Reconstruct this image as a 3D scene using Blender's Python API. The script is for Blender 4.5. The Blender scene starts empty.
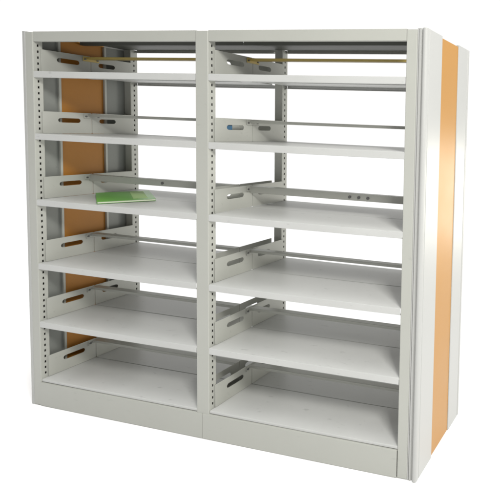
import bpy, bmesh, math, random
from mathutils import Vector, Matrix
random.seed(4)
S = bpy.context.scene
C = S.collection

# ------------------------------------------------------------------ sizes (metres)
B = 0.95          # bay pitch
W = 2 * B
D = 0.438         # depth front to back
H = 1.7015
PW = 0.0604       # face width of an upright
PD = 0.036        # depth of an upright
Z = [1.528, 1.2532, 0.9567, 0.6654, 0.3959, 0.1241]   # shelf surfaces
E_ = 0.0212       # end panel standing proud of the right upright

# ------------------------------------------------------------------ materials
def new_mat(name):
    m = bpy.data.materials.new(name); m.use_nodes = True
    n = m.node_tree.nodes; l = m.node_tree.links
    return m, n, l, n['Principled BSDF']

def paint(name, col, rough=0.38, var=0.05, bump=0.02, scratch=0.0, spec=0.5):
    m, n, l, b = new_mat(name)
    tc = n.new('ShaderNodeTexCoord')
    n1 = n.new('ShaderNodeTexNoise'); n1.inputs['Scale'].default_value = 3.5
    n1.inputs['Detail'].default_value = 6; n1.inputs['Roughness'].default_value = .6
    l.new(tc.outputs['Object'], n1.inputs['Vector'])
    mix = n.new('ShaderNodeMix'); mix.data_type = 'RGBA'
    mix.inputs['A'].default_value = (*[c * (1 - var) for c in col], 1)
    mix.inputs['B'].default_value = (*[min(1, c * (1 + var)) for c in col], 1)
    l.new(n1.outputs['Fac'], mix.inputs['Factor'])
    # small scuffs and dust specks
    n2 = n.new('ShaderNodeTexNoise'); n2.inputs['Scale'].default_value = 60
    n2.inputs['Detail'].default_value = 3
    mp = n.new('ShaderNodeMapping'); mp.inputs['Scale'].default_value = (.35, 1, 1)
    l.new(tc.outputs['Object'], mp.inputs['Vector']); l.new(mp.outputs[0], n2.inputs['Vector'])
    r2 = n.new('ShaderNodeMapRange'); r2.inputs['From Min'].default_value = .66
    r2.inputs['From Max'].default_value = .78; r2.inputs['To Max'].default_value = scratch
    l.new(n2.outputs['Fac'], r2.inputs['Value'])
    mx2 = n.new('ShaderNodeMix'); mx2.data_type = 'RGBA'
    mx2.inputs['B'].default_value = (*[c * .55 for c in col], 1)
    l.new(mix.outputs['Result'], mx2.inputs['A']); l.new(r2.outputs[0], mx2.inputs['Factor'])
    l.new(mx2.outputs['Result'], b.inputs['Base Color'])
    rr = n.new('ShaderNodeMapRange')
    rr.inputs['To Min'].default_value = rough - .07; rr.inputs['To Max'].default_value = rough + .09
    l.new(n1.outputs['Fac'], rr.inputs['Value']); l.new(rr.outputs[0], b.inputs['Roughness'])
    n3 = n.new('ShaderNodeTexNoise'); n3.inputs['Scale'].default_value = 9
    n3.inputs['Detail'].default_value = 2
    l.new(tc.outputs['Object'], n3.inputs['Vector'])
    bp = n.new('ShaderNodeBump'); bp.inputs['Strength'].default_value = bump * 10
    bp.inputs['Distance'].default_value = .002
    l.new(n3.outputs['Fac'], bp.inputs['Height']); l.new(bp.outputs[0], b.inputs['Normal'])
    b.inputs['Specular IOR Level'].default_value = spec
    return m

M_STEEL = paint('painted_steel', (.385, .39, .355), .36, .04, .02, .25)
M_SHELF = paint('shelf_paint', (.48, .485, .47), .40, .10, .035, .5)
M_TRIM = paint('trim_paint', (.39, .393, .378), .30, .02, 0, 0)
M_DARK = paint('unlit_steel', (.075, .08, .068), .5, .06, .02, .2)  # near-black base colour paints in the shade under the top
M_ORANGE = paint('orange_laminate', (.39, .18, .016), .34, .05, .006, .1)
M_BAR = paint('yellowed_steel', (.58, .44, .13), .4, .06, .02, .2)
M_LINE = paint('shade_toned_steel', (.20, .21, .195), .45, .08, .02, .3)  # steel grey darkened in its colour for the shaded inner side
M_ORANGE_SHADE = paint('shade_toned_laminate', (.36, .145, .010), .55, .10, .006, .2)  # the orange laminate again, with the inside shade put into its colour
M_BOLT = paint('zinc_bolt', (.10, .10, .10), .4, .1, .01, 0)
M_BLUE = paint('blue_plastic', (.015, .10, .20), .4, .1, .01, 0)
M_GREEN = paint('green_cover', (.11, .34, .045), .35, .12, .02, 0)
M_PALE = paint('pale_green_paper', (.34, .52, .20), .6, .1, .02, 0)
M_PAGE = paint('page_paper', (.70, .72, .60), .8, .05, .02, 0)
M_FLOOR = paint('white_floor', (.93, .93, .93), .7, .005, 0, 0, .1)

# ------------------------------------------------------------------ helpers
def link(name, bm, mat, parent=None, smooth=False, recalc=True):
    if recalc: bmesh.ops.recalc_face_normals(bm, faces=bm.faces)
    me = bpy.data.meshes.new(name); bm.to_mesh(me); bm.free()
    me.materials.append(mat)
    if smooth:
        for p in me.polygons: p.use_smooth = True
    o = bpy.data.objects.new(name, me); C.objects.link(o)
    if parent: o.parent = parent
    return o

def bevel(o, w=.0012, seg=2):
    m = o.modifiers.new('bevel', 'BEVEL'); m.width = w; m.segments = seg
    m.limit_method = 'ANGLE'; m.angle_limit = math.radians(40)

def solid(o, t=.0016):
    m = o.modifiers.new('sheet', 'SOLIDIFY'); m.thickness = t; m.offset = -1

def add_box(bm, x0, x1, y0, y1, z0, z1):
    v = [bm.verts.new((x, y, z)) for x in (x0, x1) for y in (y0, y1) for z in (z0, z1)]
    for f in ((0,1,3,2),(4,6,7,5),(0,4,5,1),(2,3,7,6),(0,2,6,4),(1,5,7,3)):
        bm.faces.new([v[i] for i in f])

def round_path(pts, r, n=3, closed=False):
    """round the corners of a polyline in 2D"""
    out = []; N = len(pts)
    for i, p in enumerate(pts):
        if not closed and i in (0, N - 1): out.append(p); continue
        a = Vector(pts[i - 1]); b = Vector(p); c = Vector(pts[(i + 1) % N])
        u = a - b; w = c - b
        rr = min(r, u.length * .45, w.length * .45)
        s = b + u.normalized() * rr; e = b + w.normalized() * rr
        for k in range(n + 1):
            t = k / n
            q = s * (1 - t) ** 2 + b * 2 * t * (1 - t) + e * t * t
            out.append((q.x, q.y))
    return out

def extrude_profile(prof, a0, a1, axis, closed=False, cap=False):
    """prof = 2D points; axis 'x': (y,z) run along x; axis 'z': (x,y) run along z"""
    bm = bmesh.new()
    def P(p, a): return (a, p[0], p[1]) if axis == 'x' else (p[0], p[1], a)
    A = [bm.verts.new(P(p, a0)) for p in prof]; Bv = [bm.verts.new(P(p, a1)) for p in prof]
    n = len(prof)
    for i in range(n if closed else n - 1):
        j = (i + 1) % n
        bm.faces.new((A[i], A[j], Bv[j], Bv[i]))
    if cap:
        bm.faces.new(A); bm.faces.new(Bv)
    return bm

def post_mesh(x0, x1, y0, y1, z0, z1, hole_sides):
    """folded steel upright with a column of slots in its side faces"""
    bm = bmesh.new()
    r = .003
    yc = (y0 + y1) / 2; hw = .0029
    ring = []   # (x, y, hole_after)
    def corner(cx, cy, a):
        for k in range(4):
            t = math.radians(a + 30 * k)
            ring.append((cx + r * math.cos(t), cy + r * math.sin(t), False))
    corner(x0 + r, y0 + r, 180)          # front left
    corner(x1 - r, y0 + r, 270)          # front right
    ring.append((x1, yc - hw, 'R' in hole_sides)); ring.append((x1, yc + hw, False))
    corner(x1 - r, y1 - r, 0)
    corner(x0 + r, y1 - r, 90)
    ring.append((x0, yc + hw, 'L' in hole_sides)); ring.append((x0, yc - hw, False))
    zs = [z0]; kinds = []
    z = z0 + .14
    while z < z1 - .05:
        zs.append(z); kinds.append(False); zs.append(z + .0105); kinds.append(True); z += .0262
    zs.append(z1); kinds.append(False)
    rows = [[bm.verts.new((a, b, zz)) for a, b, _ in ring] for zz in zs]
    n = len(ring)
    for i, hole in enumerate(kinds):
        for k in range(n):
            if hole and ring[k][2]: continue
            j = (k + 1) % n
            bm.faces.new((rows[i][k], rows[i][j], rows[i + 1][j], rows[i + 1][k]))
    bm.faces.new(rows[0][::-1]); bm.faces.new(rows[-1])
    return bm

def slot_plate(outer, slots, x0, x1, r=.008):
    """vertical plate in the yz plane with round ended slots cut through"""
    bm = bmesh.new()
    loops = [round_path(outer, r, 4, True)]
    for (ya, yb, zc, hr) in slots:
        pts = []
        for k in range(9):
            t = math.radians(90 + 22.5 * k); pts.append((ya + hr + hr * math.cos(t), zc + hr * math.sin(t)))
        for k in range(9):
            t = math.radians(-90 + 22.5 * k); pts.append((yb - hr + hr * math.cos(t), zc + hr * math.sin(t)))
        loops.append(pts)
    edges = []
    for L in loops:
        vs = [bm.verts.new((x0, p[0], p[1])) for p in L]
        for i in range(len(vs)): edges.append(bm.edges.new((vs[i], vs[(i + 1) % len(vs)])))
    bmesh.ops.triangle_fill(bm, use_beauty=True, use_dissolve=False, edges=edges)
    g = bmesh.ops.extrude_face_region(bm, geom=list(bm.faces))
    bmesh.ops.translate(bm, vec=(x1 - x0, 0, 0), verts=[e for e in g['geom'] if isinstance(e, bmesh.types.BMVert)])
    return bm

def cyl(bm, c, r, d, axis, n=14):
    m = Matrix.Translation(c)
    if axis == 'y': m = m @ Matrix.Rotation(math.radians(90), 4, 'X')
    if axis == 'x': m = m @ Matrix.Rotation(math.radians(90), 4, 'Y')
    bmesh.ops.create_cone(bm, cap_ends=True, segments=n, radius1=r, radius2=r, depth=d, matrix=m)

# ------------------------------------------------------------------ the setting
bm = bmesh.new()
vs = [bm.verts.new(p) for p in ((-40, -40, 0), (40, -40, 0), (40, 40, 0), (-40, 40, 0))]
bm.faces.new(vs)
fl = link('ground', bm, M_FLOOR); fl['kind'] = 'structure'

# ------------------------------------------------------------------ the shelving unit
unit = bpy.data.objects.new('library_bookshelf', None); C.objects.link(unit)
unit.location = (0, 0, 0)
unit['label'] = 'large double sided pale grey steel library shelving unit with two bays and orange end panels'
unit['category'] = 'bookshelf'

XL = PW; XM0 = B - PW / 2; XM1 = B + PW / 2; XR = W - PW
PZ = .003
# uprights
for (a, b) in ((.018, PW), (XM0, XM1), (XR, 1.8815)):
    for (y0, y1) in ((0, PD), (D - PD, D)):
        back_mid = y0 > 0 and a == XM0      # the rear middle upright is a narrower channel
        link('upright_post', post_mesh(a + (.018 if back_mid else 0), b, y0, y1, PZ, H - .004, 'LR'), M_STEEL, unit)

# end panels: two folded strips either side of an orange board
def strip_profile(xi, xo, sgn, flip):
    """xi inner x, xo outer x; returns cross-section in (x, y), front strip"""
    s = sgn
    t = abs(xo - xi)
    def X(u): return xi + s * u
    if t < .03:      # plain strip on the far end
        pts = round_path([(X(0), 0), (X(t), 0), (X(t), .135), (X(0), .135)], .004, 4, True)
        return [(x, D - y) for x, y in pts] if flip else pts
    pts = [(X(0), .0)]
    if t > .03:
        pts += [(X(.004), .0), (X(.004), .006), (X(.0065), .006), (X(.0065), -.001), (X(.0135), -.002), (X(.0155), .004), (X(.0185), .004)]
    k = t - .017 if t > .03 else t - .012
    w = t - k
    for i in range(9):
        a = math.radians(180 - 180 * i / 8)
        pts.append((X(k + w / 2 + w / 2 * math.cos(a)), -.001 - .0065 * math.sin(a) + (.004 if False else 0)))
    pts += [(X(t + .0008), .008), (X(t + .0004), .013), (X(t - .0022), .0145), (X(t - .0022), .018), (X(t), .020), (X(t), .133), (X(t - .002), .135), (X(t - .013), .135)]
    inner = [(X(t - .013), .037), (X(0), .037)] if t > .03 else [(X(0), .135)]
    pts += inner
    if flip: pts = [(x, D - y) for x, y in pts]
    return pts

def end_panel(xi, xo, sgn, xo_back):
    first = None
    root = None
    # the orange board carries the panel
    bm = bmesh.new()
    a, b = sorted((xo - sgn * .0035, xo_back))
    add_box(bm, a, b, .1362, .3108 - .0002, .004, H - .006)
    root = link('end_panel', bm, M_ORANGE, unit); bevel(root, .001)
    root['label'] = 'orange laminate centre of the end panel'
    for flip in (False, True):
        prof = strip_profile(xi, xo, sgn, flip)
        if flip: prof = [(x, y if y > D - .12 else y + 0.008) for x, y in prof]
        bm = extrude_profile(prof, .0, H + .0005, 'z', True, True)
        st = link('side_strip', bm, M_TRIM, root)
        bevel(st, .0006, 2)
    if sgn < 0:
        # inner lining seen from inside the bay: two folds, sheets and board darkened to stand for shade
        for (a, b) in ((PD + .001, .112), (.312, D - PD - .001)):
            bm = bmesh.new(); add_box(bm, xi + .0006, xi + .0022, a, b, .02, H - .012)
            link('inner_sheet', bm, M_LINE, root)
        for (a, b) in ((.1125, .1215), (.3025, .3115)):
            bm = bmesh.new(); add_box(bm, xi + .0006, xi + .012, a, b, .02, H - .012)
            bevel(link('inner_fold', bm, M_STEEL, root), .001)
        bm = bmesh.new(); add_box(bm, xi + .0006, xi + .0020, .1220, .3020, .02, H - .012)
        q = link('inner_board', bm, M_ORANGE_SHADE, root); q['label'] = 'orange board facing into the bay, its colour darkened for shade'
    return root
end_panel(1.8825, 1.9212, 1, 1.905)
end_panel(.0175, 0.0, -1, .0165)

# top: panel, front and back rails
for bay in (0, 1):
    x0, x1 = ((XL, XM0), (XM1, XR))[bay]
    x0 += .0008; x1 -= .0008
    pr = round_path([(.018, H - .044), (.0015, H - .044), (.0015, H - .001), (.030, H - .001)], .002)
    o = link('top_rail', extrude_profile(pr, x0, x1, 'x'), M_STEEL, unit); solid(o)
    pr = round_path([(D - .016, H - .018), (D - .0015, H - .018), (D - .0015, H - .001), (D - .03, H - .001)], .002)
    o = link('top_rail', extrude_profile(pr, x0, x1, 'x'), M_STEEL, unit); solid(o)
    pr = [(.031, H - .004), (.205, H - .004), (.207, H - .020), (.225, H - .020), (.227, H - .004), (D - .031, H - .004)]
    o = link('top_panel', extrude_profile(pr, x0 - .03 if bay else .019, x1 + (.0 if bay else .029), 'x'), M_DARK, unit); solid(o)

# plinths
for bay in (0, 1):
    x0, x1 = ((XL + .0008, B - .0008), (B + .0008, XR - .0008))[bay]
    for f in (0, 1):
        def Y(y): return D - y if f else y
        pr = round_path([(Y(.020), .101), (Y(.020), .110), (Y(-.0022), .110), (Y(-.0022), .0012), (Y(.012), .0012)], .002)
        o = link('plinth', extrude_profile(pr, x0, x1, 'x'), M_STEEL, unit); solid(o)

# shelves, their brackets
BH = .100
def shelf(bay, row, back):
    x0, x1 = ((XL, XM0), (XM1, XR))[bay]
    x0 += .0012; x1 -= .0012
    z = Z[row]
    def Y(y): return D - y if back else y
    lip = .027 if row < 5 else .012
    lip2 = .016 if back and row < 5 else lip
    ym = D / 2 - .0008
    f0 = .0004 if row < 5 else .004
    pr = round_path([(Y(f0 + .014), z - lip2), (Y(f0), z - lip2), (Y(f0), z), (Y(ym), z), (Y(ym), z - .009), (Y(ym - .010), z - .009)], .0022)
    bm = bmesh.new()
    # several spans along x with a minute sag so that highlights are not ruler straight
    n = 14; rows = []
    sag = random.uniform(.0006, .0018)
    for k in range(n + 1):
        t = k / n; x = x0 + (x1 - x0) * t
        dz = -sag * 4 * t * (1 - t)
        rows.append([bm.verts.new((x, y, zz + dz)) for y, zz in pr])
    for k in range(n):
        for i in range(len(pr) - 1):
            bm.faces.new((rows[k][i], rows[k][i + 1], rows[k + 1][i + 1], rows[k + 1][i]))
    o = link('shelf', bm, M_SHELF, unit, recalc=True); solid(o, .0012)
    for side in (0, 1):
        xa = x0 + .0012 if side == 0 else x1 - .0012
        xb = xa + (.0022 if side == 0 else -.0022)
        out = [(Y(.027), z + .001), (Y(.027), z + BH), (Y(ym), z + BH), (Y(ym), z + .001)]
        sl = sorted((Y(.084), Y(.172)))
        if back: sl = sorted((Y(.113), Y(.187)))
        pl = link('shelf_bracket', slot_plate(out, [(sl[0], sl[1], z + .062, .0105)], xa, xb, .004), M_STEEL, o)
        bevel(pl, .0006, 1)
    return o
for bay in (0, 1):
    for row in range(6):
        for back in (False, True):
            shelf(bay, row, back)

# small blue tag stuck on the middle bracket of the second row
tb = slot_plate([(.062, Z[1] + .044), (.062, Z[1] + .080), (.118, Z[1] + .080), (.118, Z[1] + .044)], [], XM1 - .004, XM1 - .0028, .003)
link('blue_tag', tb, M_BLUE, unit)

# book stop bars along the middle of each shelf
TH = [.011, .013, .030, .012, .012, .012]
for bay in (0, 1):
    x0, x1 = ((XL, XM0), (XM1, XR))[bay]
    for row in range(6):
        z = Z[row] + BH - .004
        t = TH[row]; d = .030
        bm = bmesh.new()
        add_box(bm, x0 + .006, x1 - .006, D / 2 - d / 2, D / 2 + d / 2, z - t, z)
        # end tabs lying against the brackets
        for xa, xb in ((x0 + .0052, x0 + .0075), (x1 - .0075, x1 - .0052)):
            add_box(bm, xa, xb, D / 2 - .034, D / 2 + .034, z - .022, z + .001)
        o = link('stop_bar', bm, M_BAR if row == 0 else M_STEEL, unit); bevel(o, .0012)
        for yy in (-.026, .026):
            bb = bmesh.new(); cyl(bb, (x0 + .0085, D / 2 + yy, z - .012), .0040, .004, 'x')
            link('bolt', bb, M_BOLT, o)
        if row == 2:
            for xx in ((.504,) if bay == 0 else (1.487, 1.53, 1.573)):
                bb = bmesh.new(); cyl(bb, (xx, D / 2 - d / 2 - .0015, z - t / 2), .0062, .005, 'y')
                link('bolt', bb, M_BOLT, o)

# booklet lying on the left shelf of the third row
bk = bpy.data.objects.new('booklet', None); C.objects.link(bk)
bk['label'] = 'thin green booklet lying on the third shelf down of the left bay'
bk['category'] = 'booklet'
def quad_prism(pts, z0, z1):
    bm = bmesh.new()
    a = [bm.verts.new((x, y, z0)) for x, y in pts]; b = [bm.verts.new((x, y, z1)) for x, y in pts]
    bm.faces.new(a[::-1]); bm.faces.new(b)
    for i in range(len(pts)):
        j = (i + 1) % len(pts); bm.faces.new((a[i], a[j], b[j], b[i]))
    return bm
base = Vector((.23, .165))
def rect(cx, cy, w, h, ang):
    c, s = math.cos(ang), math.sin(ang)
    return [(cx + c * u - s * v, cy + s * u + c * v) for u, v in ((-w/2, -h/2), (w/2, -h/2), (w/2, h/2), (-w/2, h/2))]
BC = (.305, .187); BW, BD, BA = .335, .20, math.radians(-34)
bk.location = (BC[0], BC[1], Z[2])
def bpart(name, w, h, z0, z1, mat, dx=0, dy=0, a=0):
    o = link(name, quad_prism(rect(dx, dy, w, h, BA + a), z0, z1), mat, bk); bevel(o, .0008)
    return o
bpart('back_cover', BW, BD, .0012, .0024, M_GREEN)
bpart('pages', BW - .006, BD - .005, .0025, .0090, M_PAGE)
bpart('front_cover', BW, BD, .0091, .0103, M_GREEN)
bpart('title_panel', BW * .8, BD * .26,   .0104, .0108, M_PALE, .02, .045)

# ------------------------------------------------------------------ light
w = bpy.data.worlds.new('World'); S.world = w; w.use_nodes = True
n = w.node_tree.nodes; l = w.node_tree.links
bg = n['Background']
tc = n.new('ShaderNodeTexCoord'); sep = n.new('ShaderNodeSeparateXYZ')
l.new(tc.outputs['Generated'], sep.inputs[0])
mr = n.new('ShaderNodeMapRange'); mr.interpolation_type = 'SMOOTHSTEP'
mr.inputs['From Min'].default_value = -.55; mr.inputs['From Max'].default_value = .05
mr.inputs['To Min'].default_value = .05; mr.inputs['To Max'].default_value = 1.03
l.new(sep.outputs['Y'], mr.inputs['Value'])
mz = n.new('ShaderNodeMapRange'); mz.interpolation_type = 'SMOOTHSTEP'
mz.inputs['From Min'].default_value = .45; mz.inputs['From Max'].default_value = .75
mz.inputs['To Min'].default_value = 1; mz.inputs['To Max'].default_value = .15
l.new(sep.outputs['Z'], mz.inputs['Value'])
mu = n.new('ShaderNodeMath'); mu.operation = 'MULTIPLY'
l.new(mr.outputs[0], mu.inputs[0]); l.new(mz.outputs[0], mu.inputs[1]); l.new(mu.outputs[0], bg.inputs['Strength'])
bg.inputs['Color'].default_value = (1, .995, .98, 1)

def area(name, loc, target, size, power, col=(1, 1, 1), size_y=None):
    L = bpy.data.lights.new(name, 'AREA'); L.energy = power; L.color = col
    L.shape = 'RECTANGLE'; L.size = size; L.size_y = size_y or size
    o = bpy.data.objects.new(name, L); C.objects.link(o); o.location = loc
    o.rotation_euler = (Vector(target) - Vector(loc)).to_track_quat('-Z', 'Y').to_euler()
    return o
area('key_lamp', (3.75, -2.0, 3.15), (1.5, .1, .8), .7, 140, (1, .985, .95))
area('window_lamp', (3.35, 3.4, .62), (1.92, .2, 1.0), .9, 22, (1, .97, .84), 1.1)
L = bpy.data.lights.new('floor_fill', 'SUN'); L.energy = 2.75; L.angle = math.radians(50)  # unseen lamp added to keep the floor white
o = bpy.data.objects.new('floor_fill', L); C.objects.link(o); o.location = (.9, .4, 6)
o.rotation_euler = (math.radians(8), math.radians(6), 0)

# ------------------------------------------------------------------ camera
yaw, pit, rol = -.19823, -.05948, .03990
f, cx, cy = 453.863, 533.93, 161.516
fw = Vector((math.sin(yaw) * math.cos(pit), math.cos(yaw) * math.cos(pit), math.sin(pit)))
rt = Vector((math.cos(yaw), -math.sin(yaw), 0)); up = rt.cross(fw)
c, s = math.cos(rol), math.sin(rol)
r2 = c * rt + s * up; u2 = -s * rt + c * up
cam = bpy.data.cameras.new('camera'); co = bpy.data.objects.new('camera', cam); C.objects.link(co)
m = Matrix((r2, u2, -fw)).transposed().to_4x4(); m.translation = Vector((2.63645, -1.53891, 1.33664))
co.matrix_world = m
cam.sensor_width = 36; cam.lens = f / 500 * 36
cam.shift_x = (250 - cx) / 500; cam.shift_y = (cy - 250) / 500
cam.clip_start = .02; cam.clip_end = 500
S.camera = co

S.render.engine = 'CYCLES'
S.cycles.pixel_filter_type = 'BLACKMAN_HARRIS'; S.cycles.filter_width = 2.0
S.cycles.max_bounces = 10; S.cycles.diffuse_bounces = 6
S.view_settings.view_transform = 'Standard'; S.view_settings.look = 'None'
S.view_settings.exposure = 0; S.view_settings.gamma = 1
